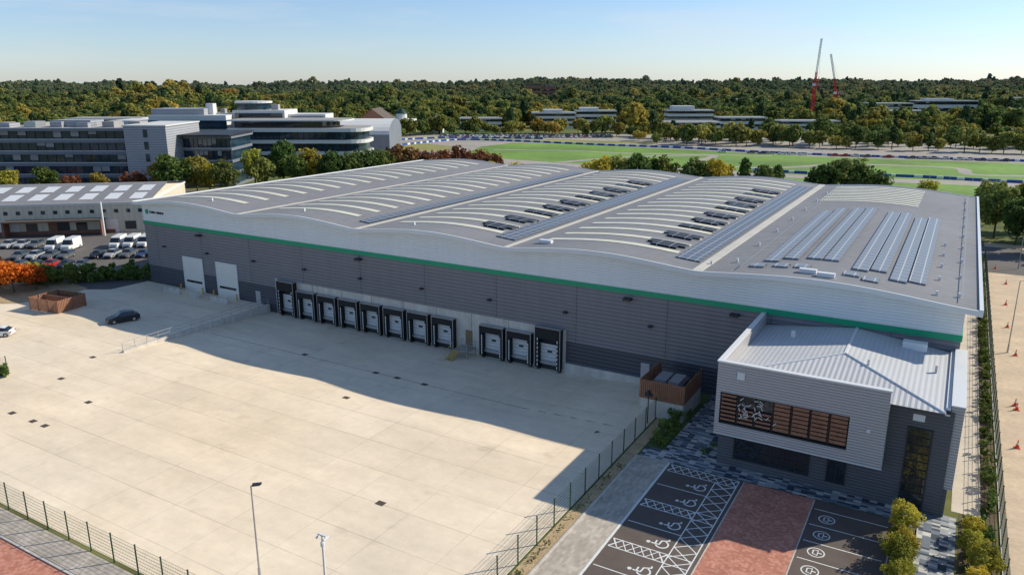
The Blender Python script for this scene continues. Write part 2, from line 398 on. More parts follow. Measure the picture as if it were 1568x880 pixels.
# ---------------------------------------------------------------- warehouse
E=[-127.3,-101,-75.6,-50,-24.5,2.9]
def zr(x):
    x=min(max(x,E[0]),E[-1])
    for i in range(5):
        if x<=E[i+1]:
            s=(x-E[i])/(E[i+1]-E[i]); break
    z=15.05+.88*max(0,math.sin(math.pi*s))**1.25
    if i==4: z-=.5*s
    return z
WH=empty('distribution_warehouse',(-62,127,0))
YF,YB=84.8,169.8
b=MB()
b.box(-127.3,2.3,YF,YB,-1.3,3.4,'dark_wall'); b.box(-127.3,2.3,YF-.01,YB,3.4,10.95,'grey_wall')
for x in range(-124,0,12): b.box(x-.03,x+.03,YF-.03,YF-.011,3.45,10.9,'dark_wall')
b.obj('walls_lower',WH)
b=MB(); b.box(-127.4,2.4,YF-.08,YB,10.95,11.6,'green'); b.obj('green_band',WH)
b=MB(); xx=np.linspace(-127.3,2.3,121)
b.grid([[(x,YF-.02,11.6) for x in xx],[(x,YF-.02,zr(x)-.05) for x in xx]],'white_wall')
b.grid([[(x,YB,11.6) for x in xx],[(x,YB,zr(x)-.05) for x in xx]],'white_wall')
for x in (-127.3,2.3): b.poly([(x,YF,11.6),(x,YB,11.6),(x,YB,zr(x)-.05),(x,YF,zr(x)-.05)],'white_wall')
b.obj('walls_upper',WH)
xr=[-128.0]+list(np.linspace(-127.3,2.9,131))+[3.4]; Y0,Y1=83.7,170.6
b=MB(); b.grid([[(x,y,zr(x)) for x in xr] for y in (Y0,Y1)],'roof'); b.grid([[(x,y,zr(x)-.3) for x in xr] for y in (Y0,Y1)],'trim')
b.obj('roof_sheeting',WH,smooth=True)
b=MB()
for y0,y1 in ((Y0-.22,Y0),(Y1,Y1+.2)):
    lo,hi=-.42,.12
    b.grid([[(x,y0,zr(x)+lo) for x in xr],[(x,y0,zr(x)+hi) for x in xr],[(x,y1,zr(x)+hi) for x in xr],[(x,y1,zr(x)+lo) for x in xr]],'trim')
for x0,x1 in ((3.4,3.75),(-128.25,-128.0)):
    b.box(x0,x1,Y0-.22,Y1+.2,zr(x0)-.5,zr(x0)+.2,'trim')
b.obj('roof_edge_trim',WH)
b=MB()
for i in range(1,5):
    w=.55 if i==4 else .28
    b.box(E[i]-w,E[i]+w,Y0+.1,Y1-.1,14.9,15.17,'gutter')
b.obj('valley_gutters',WH)
def strip(b,x0,x1,y0,y1,d,k,n=10,th=.06):
    X_=np.linspace(x0,x1,n+1)
    b.grid([[(x,y0,zr(x)+.005) for x in X_],[(x,y0,zr(x)+d) for x in X_],[(x,y1,zr(x)+d) for x in X_],[(x,y1,zr(x)+.005) for x in X_]],k)
b=MB()
for i in range(5):
    wd=E[i+1]-E[i]
    for j in range(17):
        y=90+j*4.65
        if i==4:
            if j>=12:
                for yy in (y,y+2.3): strip(b,E[i]+wd*.12,E[i]+wd*.70,yy,yy+1.1,.07,'light',12)
            continue
        s0,s1=(.12,.83) if i>=2 else (.10,.80)
        strip(b,E[i]+wd*s0,E[i]+wd*s1,y,y+1.25,.07,'light',14)
b.obj('rooflights',WH)
b=MB()
for i in (2,3):
    for j in range(10):
        y=93.2+j*6.2; xa=E[i]+(16.2 if i==2 else 16.0)
        strip(b,xa,xa+5.1,y,y+1.7,.24,'pv_dark',4)
        if j%3!=2: strip(b,xa+.9,xa+4.3,y-1.25,y-.1,.24,'pv_dark',4)
b.obj('solar_panels_small',WH)
b=MB()
for i in (1,2,3):
    w_=2.0 if i==1 else 3.0
    strip(b,E[i+1]-.9-w_,E[i+1]-.9,88,164,.16,'pv_blue',3)
b.obj('solar_panels_valley',WH)
b=MB()
for x0,y0,y1 in ((-18.6,91,133),(-16.75,93,136),(-14.3,94,137),(-12.45,94,138),(-9.0,91,136),(-7.2,92,137),(-5.0,89,134),(-3.2,90,136)):
    strip(b,x0,x0+1.65,y0,y1,.2,'pv_grey',2)
for x0,y0 in ((-19.5,87.5),(-17,88.2),(-14.8,88.5),(-9.5,87.6),(-7.5,86.6)): strip(b,x0,x0+1.6,y0,y0+1.7,.2,'pv_grey',2)
b.obj('solar_panels_long',WH)
b=MB()
for x,y in [(1.6,88+i*9) for i in range(9)]+[(-21.5,90+i*11) for i in range(7)]+[(-.4,87+i*7) for i in range(5)]+[(-112+22*i,88) for i in range(5)]:
    z=zr(x); b.box(x-.12,x+.12,y-.12,y+.12,z,z+.45,'trim')
for x,y in ((-13,86.8),(-46,87.6),(-11,85.9)):
    z=zr(x); b.box(x-.9,x+.9,y-.35,y+.35,z,z+.45,'trim')
for x in (-20.2,1.9): b.box(x-.04,x+.04,86,168,zr(x)+.4,zr(x)+.44,'steel')
b.obj('roof_vents',WH)
# concrete dock wall
b=MB(); b.box(-94.2,-41.4,YF-.12,YF+.1,-1.3,4.9,'conc'); b.box(-41.4,-28.0,YF-.3,YF+.1,-1.3,.45,'conc'); b.box(-94.3,-94.2,YF-.15,YF,-1.3,5,'trim')
for x in range(-92,-42,6): b.box(x-.03,x+.03,YF-.125,YF-.121,-1.3,4.9,'cover')
b.obj('dock_wall',WH)
def dock(x0,wd,top):
    b=MB(); y0=YF-1.0; y1=YF-.12; x1=x0+wd; jw=.5
    b.box(x0,x0+jw,y0,y1,-.55,top-.02,'black'); b.box(x1-jw,x1,y0,y1,-.55,top-.02,'black')
    hd=.95 if top<4.4 else 1.5
    b.box(x0+jw,x1-jw,y0-.02,y1,top-hd,top,'black')
    for xa in (x0-.05,x1-.02): b.box(xa,xa+.07,y0-.06,y0,-.55,top,'steel')
    b.box(x0-.05,x1+.05,y0-.1,y1,top,top+.07,'steel')
    nd=7
    for i in range(nd):
        zz=-.35+(top-.9)*i/nd
        for xa in (x0+jw-.16,x1-jw+.04): b.box(xa,xa+.12,y0-.03,y0-.001,zz,zz+.34,'trim')
    b.box(x0+jw,x1-jw,y1-.06,y1,.25,2.6,'door'); b.box(x0+jw,x1-jw,y1-.05,y1,2.6,top-hd,'black')
    b.box(x0+wd/2-.35,x0+wd/2+.35,y1-.09,y1-.061,1.45,1.75,'glass')
    b.box(x0+jw-.1,x1-jw+.1,y1-.35,y1,-.15,.24,'steel')
    for xa in (x0+.1,x1-.5): b.box(xa,xa+.4,y1-.45,y1,-.95,.1,'black')
    b.box(x0+jw,x1-jw,y1-.08,y1,-.9,-.15,'frame')
    b.obj('loading_dock',WH)
for i in range(8): dock(-93.2+4.42*i,3.65,4.9 if i==0 else 3.75)
for i in range(3): dock(-54.2+4.35*i,3.7,5.0 if i==2 else 3.75)
b=MB()
for xa in (-117.2,-108.5):
    b.box(xa,xa+4.9,YF-.09,YF-.012,0,5.9,'doorw'); b.box(xa+.4,xa+4.5,YF-.13,YF-.091,1.5,1.9,'glass')
    for q in (xa-.2,xa+4.9): b.box(q,q+.2,YF-.14,YF-.011,0,6.1,'trim')
    b.box(xa,xa+4.9,YF-.14,YF-.011,5.9,6.1,'trim')
    for q in (xa-.6,xa+5.2): b.cyl((q,YF-.7,0),(q,YF-.7,1.1),.12,.12,'yellow')
b.box(-99.3,-98.2,YF-.06,YF-.012,0,2.2,'off_clad'); b.box(-57,-55.9,YF-.2,YF-.121,.2,2.4,'pdoor'); b.box(-31,-29.9,YF-.1,YF,0.1,2.4,'off_clad')
b.obj('doors',WH)
b=MB()
for i in range(10):
    x=-122+i*11.5; b.box(x-.25,x+.25,YF-.5,YF-.035,7.2,7.45,'frame')
for x in (-112,-76,-33,-20): b.box(x-.5,x+.5,YF-.8,YF-.035,10.2,10.5,'frame')
b.obj('wall_lights',WH)
b=MB()  # wall sign: green roundel and small dark lettering
b.cyl((-126,YF-.1,13.3),(-126,YF-.03,13.3),.45,.45,'green',16)
for i,wd in enumerate((.3,.4,.3,.15,.4,.35,.3,.3)): b.box(-125.2+i*.5,-125.2+i*.5+wd,YF-.1,YF-.03,13.1,13.5,'frame')
b.obj('company_sign',WH)
# retaining wall, handrail, barriers
b=MB(); b.box(-96.35,-95.95,58.5,84.6,-1.2,.35,'conc'); b.obj('retaining_wall')
def rail(name,p0,p1,n,h,z0=0):
    b=MB(); p0=Vector(p0);p1=Vector(p1)
    for i in range(n+1):
        p=p0.lerp(p1,i/n); b.cyl(p,p+Vector((0,0,h)),.035,.035,'steel',6)
    for q in (h,h*.52): b.cyl(p0+Vector((0,0,q)),p1+Vector((0,0,q)),.03,.03,'steel',6)
    return b.obj(name)
rail('handrail',(-96.15,58.5,.35),(-96.15,84.4,.35),14,1.1)
b=MB()
for x0 in (-119.5,-112.6,-107.2):
    rows=[]
    for z_,hw in ((0,.35),(.15,.35),(.4,.16),(.9,.11)): rows.append([(x0,82-hw,z_),(x0+4.2 if x0!=-112.6 else x0+2.5,82-hw,z_),(x0+4.2 if x0!=-112.6 else x0+2.5,82+hw,z_),(x0,82+hw,z_)])
    b.grid(rows,'conc',True); b.poly(rows[-1],'conc')
b.obj('concrete_barrier')
# steps
b=MB()
b.box(-57.6,-55.2,82.2,84.5,.05,.13,'steel')
for x,y in ((-57.6,82.2),(-55.3,82.2),(-57.6,84.3),(-55.3,84.3)): b.box(x,x+.1,y,y+.1,-1,1.15,'steel')
for i in range(6):
    b.box(-57.6,-56.5,82.2-.3*(i+1),82.2-.3*i,.05-.17*(i+1)+.1,.05-.17*(i+1)+.14,'yellow')
for x in (-57.65,-56.45):
    b.cyl((x,82.2,1.15),(x,80.3,.1),.03,.03,'yellow',6); b.cyl((x,80.3,.1),(x,80.3,-1),.03,.03,'yellow',6)
    b.cyl((x,82.2,.0),(x,80.3,-.95),.05,.05,'steel',4)
for z_ in (.6,1.12):
    b.box(-55.25,-55.2,82.2,84.4,z_,z_+.05,'steel'); b.box(-56.4,-55.26,82.18,82.22,z_,z_+.05,'steel')
b.obj('dock_steps')

# ---------------------------------------------------------------- office wing
OF=empty('office_wing',(-8,76,0))
b=MB()
b.box(-16.9,2.3,68.6,84.75,0,3.9,'off_dark'); b.box(-2.5,2.3,68.6,84.75,3.9,9.6,'off_dark'); b.obj('ground_floor_walls',OF)
b=MB() # floating upper box with window opening
yf=67.0; x0,x1=-17.0,-2.5
wx0,wx1,wz0,wz1=-16.6,-5.4,4.95,8.1
b.box(x0,wx0,yf,yf+.35,3.9,11,'off_clad'); b.box(wx1,x1,yf,yf+.35,3.9,11,'off_clad')
b.box(wx0,wx1,yf,yf+.35,3.9,wz0,'off_clad'); b.box(wx0,wx1,yf,yf+.35,wz1,11,'off_clad')
b.box(x0,x0+.3,yf+.35,84.7,3.9,11,'off_clad'); b.box(x1-.3,x1,yf+.35,68.58,3.9,9.5,'off_clad')
b.box(x0+.3,x1-.3,yf+.35,84.7,3.9,4.1,'off_dark'); b.box(x0-.08,x1+.08,yf-.08,yf+.45,11,11.12,'trim'); b.box(x0-.08,x0+.4,yf+.45,84.7,11,11.12,'trim')
b.box(x0-.03,x1+.03,yf-.03,yf+.3,3.84,3.9,'trim')
b.box(x0+.31,x0+.5,yf+.36,84.7,9.8,10.9,'off_clad')
b.obj('upper_box',OF)
b=MB()
b.box(wx0,wx1,yf+.36,yf+.5,wz0,wz1,'glass')
for i in range(8):
    x=wx0+(wx1-wx0)*i/7; b.box(x-.06,x+.06,yf+.2,yf+.359,wz0,wz1,'frame')
b.box(wx0,wx1,yf+.05,yf+.36,wz0,wz0+.12,'frame'); b.box(wx0,wx1,yf+.05,yf+.36,wz1-.12,wz1,'frame')
for j in range(7):   # horizontal cedar sun-louvres
    z_=wz0+.35+j*.4
    for i in range(7):
        xa=wx0+(wx1-wx0)*i/7+.12; xb=wx0+(wx1-wx0)*(i+1)/7-.12
        if i in (1,2) and j>3: continue
        b.box(xa,xb,yf+.06,yf+.12,z_,z_+(.3 if i>2 else .2),'timber')
# decorative cut metal screen
for q in range(34):
    x=-14.9+random.random()*3.5; z_=5.9+random.random()*1.9; R=Matrix.Translation((x,yf+.0,z_))@Matrix.Rotation(random.choice((.5,1.1,2.2,2.8))+random.random()*.3,4,'Y')
    b.box(-.2,.2,-.015,.015,-.03,.03,'trim',R)
b.obj('upper_windows',OF)
b=MB()
def win(xa,xb,za,zb,y,nm,nh=0):
    b.box(xa,xb,y-.05,y-.002,za,zb,'glass')
    b.box(xa-.08,xb+.08,y-.1,y-.003,za-.1,za,'frame'); b.box(xa-.08,xb+.08,y-.1,y-.003,zb,zb+.1,'frame')
    for i in range(nm+1):
        x=xa+(xb-xa)*i/nm; b.box(x-.05,x+.05,y-.11,y-.051,za,zb,'frame')
    for i in range(1,nh):
        z_=za+(zb-za)*i/nh; b.box(xa,xb,y-.12,y-.111,z_-.04,z_+.04,'frame')
win(-15.3,-8.5,1.0,2.9,68.6,6,2); win(-6.9,-5.4,.9,2.9,68.6,2)
win(-.9,.9,.2,7.6,68.6,2,10)
b.box(-15.2,-14.5,yf-.03,yf-.001,9.6,10.3,'trim'); b.box(-15.3,-14.4,yf-.02,yf-.0005,9.5,10.4,'louv')
b.box(-.7,.2,68.55,68.599,8.3,8.9,'trim'); b.box(-4,-3.7,66.9,66.999,7,7.3,'trim')
b.obj('ground_windows',OF)
b=MB() # hipped metal roof behind the parapets
xa,xb,ya,yb=-16.6,1.6,67.6,84.6; ze=9.75; ap=(-7.2,75.5,10.9); ap2=(-7.2,84.6,10.9)
b.poly([(xa,ya,ze),(xb,ya,ze),ap],'off_roofy'); b.poly([(xb,ya,ze),(xb,yb,ze),ap2,ap],'off_roof'); b.poly([(xa,yb,ze),(xa,ya,ze),ap,ap2],'off_roof')
b.box(-7.32,-7.08,75.5,84.6,10.88,10.97,'trim')
for q in ((xa,ya),(xb,ya)): b.cyl((q[0],q[1],ze+.03),(ap[0],ap[1],ap[2]+.03),.09,.09,'trim',6)
b.box(xb,xb+.35,ya+1,yb,9.2,9.95,'trim'); b.box(-2.5,1.95,68.25,68.55,9.5,9.72,'frame')
b.obj('hipped_roof',OF)
b=MB(); b.box(2.0,2.95,68.7,84.7,2.6,10.1,'off_clad'); b.box(2.31,2.6,68.65,84.7,0,2.6,'off_dark'); b.box(1.95,3.0,68.65,84.7,10.1,10.2,'trim'); b.obj('side_fin_wall',OF)
b=MB(); b.box(-2.7,-.5,82.2,83.2,10.1,10.9,'trim'); b.box(-13,-12.6,80,80.4,10.2,10.9,'trim'); b.box(-5.1,-4.9,74,74.2,10.4,11.1,'steel'); b.box(.4,.6,77,77.2,9.8,10.6,'steel'); b.obj('roof_units',OF)

# bin store near office
BS=empty('timber_bin_store',(-25,78,0))
b=MB(); b.box(-27.6,-22.6,75.5,75.8,0,2.0,'conc'); b.box(-27.6,-27.3,75.8,82,0,2,'conc'); b.box(-22.9,-22.6,75.8,82,0,2,'conc'); b.obj('base_wall',BS)
def slats(b,p0,p1,z0,z1,n,horizontal=True,th=.06):
    p0=Vector(p0);p1=Vector(p1);d=(p1-p0);Lh=d.length;ang=math.atan2(d.y,d.x)
    R=Matrix.Translation((p0.x,p0.y,0))@Matrix.Rotation(ang,4,'Z')
    for i in range(n):
        if horizontal:
            z_=z0+(z1-z0)*i/n; b.box(0,Lh,-th/2,th/2,z_,z_+(z1-z0)/n*.8,'timber',R)
        else:
            x=Lh*i/n; b.box(x,x+Lh/n*.75,-th/2,th/2,z0,z1,'timber',R)
    for i in range(4): x=Lh*i/3; b.box(x-.08,x+.08,th/2+.002,th/2+.12,z0,z1+.05,'timber',R)
b=MB()
slats(b,(-27.6,75.5,0),(-22.6,75.5,0),2.02,4.2,22,False); slats(b,(-27.6,82,0),(-27.6,75.6,0),2.02,4.2,26,False); slats(b,(-22.6,75.6,0),(-22.6,82,0),2.02,4.2,26,False)
b.obj('slats',BS)
b=MB(); b.box(-26.8,-23.4,76.6,80.2,0,3.6,'off_dark'); b.box(-26.5,-25.2,77,79.8,3.6,3.9,'steel'); b.box(-24.9,-23.7,77,79.8,3.6,3.9,'steel'); b.obj('plant_unit',BS)
# timber compound on the left
BS=empty('timber_compound',(-124,66,0))
b=MB(); cx,cy=-125.5,66.5
T=Matrix.Translation((cx,cy,0))@Matrix.Rotation(math.radians(8),4,'Z'); b.T=T
P=[(-3.2,-2.6,0),(3.2,-2.6,0),(3.2,2.6,0),(-3.2,2.6,0)]
for i in range(4): slats(b,P[i],P[(i+1)%4],.05,2.1,22 if i%2==0 else 18,False)
b.box(-3.1,3.1,-.05,.05,.0,2.0,'timber')
b.obj('fence_panels',BS)
b=MB(T); b.box(-2.6,-1.4,.6,1.8,0,1.3,'steel'); b.box(.4,1.7,.7,1.9,0,1.2,'off_dark'); b.obj('bins',BS)

# ---------------------------------------------------------------- fences
def mesh_fence(name,p0,p1,h=2.4,post=3.0,vs=.2,th=.007):
    b=MB(); p0=Vector(p0);p1=Vector(p1);d=p1-p0;Ln=d.length;ang=math.atan2(d.y,d.x)
    R=Matrix.Translation(p0)@Matrix.Rotation(ang,4,'Z')
    n=round(Ln/post)
    for i in range(n+1):
        x=Ln*i/n; b.box(x-.04,x+.04,-.04,.04,0,h+.15,'fence',R); b.box(x-.05,x+.05,-.05,.05,h+.15,h+.2,'frame',R)
    for i in range(int(h/.3)+1): z_=.08+i*.3; b.box(0,Ln,-th*1.3,th*1.3,z_-th,z_+th,'fence',R)
    for i in range(int(Ln/vs)): x=i*vs; b.box(x-th*.6,x+th*.6,-th*.6,th*.6,.05,h,'fence',R)
    return b.obj(name)
mesh_fence('mesh_fence',(-25.5,29.3,0),(-25.5,75,0))
mesh_fence('mesh_fence',(-101,29.0,0),(-25.5,29.0,0))
mesh_fence('mesh_fence',(6.8,30,0),(6.8,186,0),2.4,3,.3,.01)
mesh_fence('mesh_fence',(-101,29.2,0),(-101,46,0))
mesh_fence('mesh_fence',(3.2,170.9,0),(6.7,171.0,0))

# ---------------------------------------------------------------- lamps, cones, posts
def lamp(name,x,y,h,heads=1,ang=0,arm=.6):
    b=MB(Matrix.Translation((x,y,0))@Matrix.Rotation(ang,4,'Z'))
    b.cyl((0,0,0),(0,0,1.2),.11,.11,'steel',10); b.cyl((0,0,1.2),(0,0,h),.075,.05,'steel',10)
    b.box(-.2,.2,-.2,.2,0,.04,'steel')
    for s in ((1,) if heads==1 else (1,-1)):
        b.cyl((0,0,h-.05),(s*arm,0,h+.08),.03,.03,'steel',6)
        rows=[[(s*arm,-.2,h+.02),(s*arm,.2,h+.02),(s*arm,.2,h+.12),(s*arm,-.2,h+.12)],[(s*(arm+.65),-.16,h+.1),(s*(arm+.65),.16,h+.1),(s*(arm+.65),.16,h+.15),(s*(arm+.65),-.16,h+.15)]]
        b.grid(rows,'frame',True); b.poly(rows[0],'frame'); b.poly(rows[1],'frame')
        b.box(min(s*(arm+.1),s*(arm+.55)),max(s*(arm+.1),s*(arm+.55)),-.12,.12,h-.01,h+.03,'lampw')
    return b.obj(name)
lamp('street_lamp',-41.0,33.0,8.0,1,math.radians(40),.1)
lamp('street_lamp',8.9,119.9,10.2,1,math.radians(20),.6)
lamp('street_lamp',12.5,178,9,1,math.radians(20),.6)
b=MB(Matrix.Translation((-32.2,31,0))); b.cyl((0,0,0),(0,0,8),.09,.07,'trim',10); b.box(-.35,.35,-.05,.05,7.95,8.05,'trim')
for s in (-.32,.32): b.cyl((s,-.2,7.8),(s,.25,7.9),.07,.07,'trim',8)
b.cyl((0,0,7.2),(0,0,7.5),.14,.14,'trim',8); b.obj('cctv_camera_pole')
b=MB(Matrix.Translation((-25.9,73.6,0))); b.cyl((0,0,0),(0,0,3.3),.07,.06,'frame',8); b.box(-.4,.4,-.15,.15,3.2,3.5,'frame'); b.box(-.15,.15,-.4,.2,3.5,3.8,'frame'); b.obj('cctv_camera_pole')
def cone(x,y):
    b=MB(Matrix.Translation((x,y,.02))); b.box(-.28,.28,-.28,.28,0,.05,'cone'); b.cyl((0,0,.05),(0,0,.4),.2,.125,'cone',12,False); b.cyl((0,0,.4),(0,0,.62),.125,.07,'lampw',12,False); b.cyl((0,0,.62),(0,0,.9),.07,.03,'cone',12)
    b.obj('traffic_cone')
for x,y in ((8.7,87),(9.1,98),(9.0,99.3),(9.8,119),(9.3,133),(9.5,147),(10,163),(8.6,176),(13.5,150)): cone(x,y)

# ---------------------------------------------------------------- vehicles
PA={}
def paint(col):
    if col not in PA: PA[col]=mk('car_paint',col,.25,.0,var=.02,spec=.7)
    return PA[col]
ST={'suv':[(-2.32,.72,.4,.6,.66,.62),(-2.22,.88,.25,.74,.82,.74),(-1.35,.93,.24,.95,1.03,.8),(-.95,.93,.24,.99,1.09,.79),(-.25,.93,.24,1.02,1.60,.66),(.6,.93,.24,1.03,1.66,.66),(1.5,.93,.24,1.04,1.58,.64),(2.1,.91,.26,1.02,1.12,.74),(2.28,.88,.3,.9,1.0,.76),(2.34,.8,.4,.7,.76,.68)],
'car':[(-2.15,.68,.35,.5,.56,.58),(-2.05,.84,.2,.66,.72,.7),(-1.2,.88,.2,.82,.9,.76),(-.8,.88,.2,.86,.95,.74),(-.1,.88,.2,.88,1.38,.6),(.7,.88,.2,.9,1.42,.6),(1.35,.88,.2,.92,1.3,.6),(1.9,.86,.22,.9,.98,.7),(2.05,.82,.28,.8,.88,.7),(2.12,.76,.35,.6,.66,.62)],
'van':[(-2.75,.8,.4,.7,.8,.7),(-2.62,.95,.28,1.0,1.1,.85),(-2.05,1.0,.28,1.25,1.35,.9),(-1.3,1.0,.28,1.3,2.3,.84),(-.9,1.0,.28,1.3,2.5,.88),(2.6,1.0,.28,1.3,2.55,.9),(2.75,.98,.32,1.3,2.45,.88)]}
VC={}
def vehicle(name,loc,ang,col,kind='car'):
    key=(kind,col)
    if key not in VC:
        pc=paint(col); st=ST[kind]; b=MB()
        rings=[[(x,-w_,zb),(x,-w_*1.01,zs),(x,-wt,zt),(x,wt,zt),(x,w_*1.01,zs),(x,w_,zb)] for x,w_,zb,zs,zt,wt in st]
        for i in range(len(st)-1):
            A,B=rings[i],rings[i+1]
            if kind=='van': ga=st[i][0]>=-2.1 and st[i+1][0]<=-.8; ws=i==2
            else: ga=3<=i<=6; ws=i in (3,6)
            for j in range(5):
                k=pc
                if j in (1,3) and ga: k=M['glass']
                if j==2 and ws: k=M['glass']
                b.poly([A[j],A[j+1],B[j+1],B[j]],k)
            b.poly([A[5],A[0],B[0],B[5]],M['frame'])
        b.poly(rings[0],pc); b.poly(rings[-1][::-1],pc)
        R=.36 if kind!='car' else .32; wx=1.42 if kind!='van' else 1.75; hw=st[3][1]
        for sx_ in (-wx,wx):
            for sy in (-1,1):
                b.cyl((sx_,sy*(hw-.2),R),(sx_,sy*(hw+.02),R),R,R,'tyre',16); b.cyl((sx_,sy*(hw+.021),R),(sx_,sy*(hw+.03),R),R*.62,R*.58,'steel',10)
        zf=st[1][3]
        for sy in (-1,1):
            b.box(st[1][0]-.08,st[1][0]+.12,sy*.62-.15,sy*.62+.15,zf-.14,zf,'lampw'); b.box(st[-2][0]-.05,st[-2][0]+.1,sy*.68-.14,sy*.68+.14,st[-2][3]-.2,st[-2][3],'red_light')
            b.box(st[3][0]+.1,st[3][0]+.3,sy*(hw+.1)-.1,sy*(hw+.1)+.1,st[3][3]-.02,st[3][3]+.14,pc)
        b.box(st[0][0]-.02,st[0][0]+.05,-.5,.5,.42,.6,'frame')
        o=b.obj(name,recenter=False); VC[key]=o.data; o.location=loc; o.rotation_euler[2]=ang; return o
    o=bpy.data.objects.new(name,VC[key]); o.location=loc; o.rotation_euler[2]=ang; S.collection.objects.link(o); return o
BK=(.012,.013,.016); WT=(.78,.78,.77); SV=(.4,.41,.42); RD=(.45,.02,.015); BL=(.03,.06,.14); GY=(.12,.125,.13)
vehicle('parked_suv',(-109.3,67.2,.02),math.radians(69),BK,'suv')
vehicle('parked_car',(-118.6,53.6,.02),math.radians(40),WT,'car')
for r,a in ((-101.5,166),(-97.9,166),(-88.7,168.5),(-85.8,169),(-83,169.6)): vehicle('parked_van',ra(r,a,.05),YAW+math.radians(90+random.uniform(-3,3)),WT,'van')
for i in range(15):
    if i in (4,9): continue
    vehicle('parked_car',ra(-119+3.1*i,155+.3*i,.05),YAW+math.radians(90),random.choice([BK,BK,GY,BL,BK,SV,GY]),random.choice(['car','suv']))
for i in range(9):
    if i==6: vehicle('parked_car',ra(-93,149.5,.05),YAW+math.radians(90),RD,'car'); continue
    if i==3: continue
    vehicle('parked_car',ra(-112+3.2*i,149,.05),YAW+math.radians(90),random.choice([BK,GY,BK,BL]),'car')
for i in range(3): vehicle('parked_car',ra(-113+3*i,168,.05),YAW+math.radians(90),random.choice([BK,GY,SV]),'suv')
for i in range(120):
    vehicle('parked_car',ra(-48+2.9*(i%40)+random.random(),514+7*(i//40),.08),YAW+math.radians(90+random.uniform(-4,4)),random.choice([WT,SV,BK,GY,RD,BL,WT]),random.choice(['car','suv']))
for i in range(46):
    if random.random()<.2: continue
    vehicle('parked_car',ra(110+4.6*i,404-1.75*i+random.uniform(-1,1),.08),YAW+math.radians(-20),random.choice([WT,SV,RD,GY,WT,BL]),'car')

# ---------------------------------------------------------------- airfield / track
sheet('runway_tarmac',[(-120,330),(-120,545),(80,545),(600,420),(600,150),(200,235),(60,262),(20,330)],'runway',.03,SITE)
sheet('grass_field',[(-26,386),(-18,440),(0,470),(33,462),(96,420),(148,383),(238,346),(420,270),(420,235),(183,284),(128,298),(97,318),(34,345)],'grass',.06,SITE)
sheet('grass_field',[(30,262),(60,268),(98,300),(125,288),(185,266),(300,225),(300,190),(120,240)],'grass',.05,SITE)
sheet('grass_field',[(-110,420),(-70,410),(-40,390),(-30,440),(-60,470),(-110,480)],'grassd',.055,SITE)
sheet('grass_field',[(-60,500),(-30,508),(30,500),(90,470),(80,455),(5,490),(-30,498)],'grassd',.055,SITE)
tr=MB(SITE)
def smooth(P,n=8):
    out=[]
    for i in range(len(P)-1):
        p0=P[max(i-1,0)];p1=P[i];p2=P[i+1];p3=P[min(i+2,len(P)-1)]
        for k_ in range(n):
            t_=k_/n; out.append(tuple(.5*((2*p1[c])+(-p0[c]+p2[c])*t_+(2*p0[c]-5*p1[c]+4*p2[c]-p3[c])*t_**2+(-p0[c]+3*p1[c]-3*p2[c]+p3[c])*t_**3) for c in (0,1)))
    out.append(P[-1]); return out
tr.stroke(smooth([(20,352),(55,378),(100,388),(85,350),(110,330),(150,345),(190,330),(185,305),(230,300)]),5,.085,'runway')
tr.stroke(smooth([(-10,420),(30,415),(60,400),(130,385)]),4,.095,'runway')
tr.obj('race_track')
def barrier(P):
    b=MB(SITE); Q=smooth(P,12); i=0
    for p,q in zip(Q[:-1],Q[1:]):
        d=Vector((q[0]-p[0],q[1]-p[1])); n=max(1,round(d.length/2.2)); ang=math.atan2(d.y,d.x)
        for k_ in range(n):
            R=Matrix.Translation((p[0]+d.x*k_/n,p[1]+d.y*k_/n,0))@Matrix.Rotation(ang,4,'Z')
            b.box(.05,d.length/n-.05,-.4,.4,.05,1.05,'blue' if i%3 else 'paint',R); i+=1
    b.obj('tyre_barrier')
barrier([(-69,442),(-35,490),(2,480),(50,452),(96,429),(148,393),(238,357),(330,318)])
barrier([(-76,429),(-48,400),(-12,372)])
barrier([(101,322),(119,309),(156,297),(187,280),(270,246)])
barrier([(-90,470),(-60,500),(-30,510),(20,500)])
sheet('lorry_park',[(-175,132),(-72,132),(-60,150),(-60,190),(-175,190)],'asph2',.03,SITE)
sheet('access_road',[(-300,196),(-40,215),(-40,262),(-300,262)],'asph2',.02,SITE)
sheet('access_road',rect(-134,16,172,200),'asph2',.025)

# ---------------------------------------------------------------- left buildings
def ribbon(b,r0,r1,a0,a1,z0,n,fh,slab,glass,gh=.55,bay=3.0,shade=.15):
    for i in range(n):
        z_=z0+i*fh
        b.box(r0,r1,a0,a1,z_,z_+fh*(1-gh),slab)
        b.box(r0+.4,r1-.4,a0+.5,a1-.5,z_+fh*(1-gh),z_+fh,glass)
        nb=int((r1-r0)/bay)
        for j in range(nb+1):
            x=r0+.4+(r1-r0-.9)*j/nb; b.box(x,x+.12,a0+.3,a0+.499,z_+fh*(1-gh),z_+fh,'frame')
        for j in range(nb):   # blinds drawn in a few bays
            if random.random()<.22:
                xa=r0+.4+(r1-r0-.9)*j/nb+.15; xb=r0+.4+(r1-r0-.9)*(j+1)/nb-.05
                b.box(xa,xb,a0+.44,a0+.498,z_+fh-fh*gh*random.uniform(.3,.8),z_+fh,'rooff')
        b.box(r0-.1,r1+.1,a0-shade,a0-.002,z_+fh*(1-gh)-.18,z_+fh*(1-gh)+.03,'slab')
    b.box(r0-.4,r1+.4,a0-.5,a1+.4,z0+n*fh,z0+n*fh+.9,slab); b.box(r0,r1,a0,a1,z0+n*fh+.9,z0+n*fh+.95,'rooff')
OB=empty('glass_office_block',ra(-150,275))
b=MB(SITE); ribbon(b,-250,-129,264,284,0,5,3.95,'slabg','glassb',.68); b.obj('west_wing',OB)
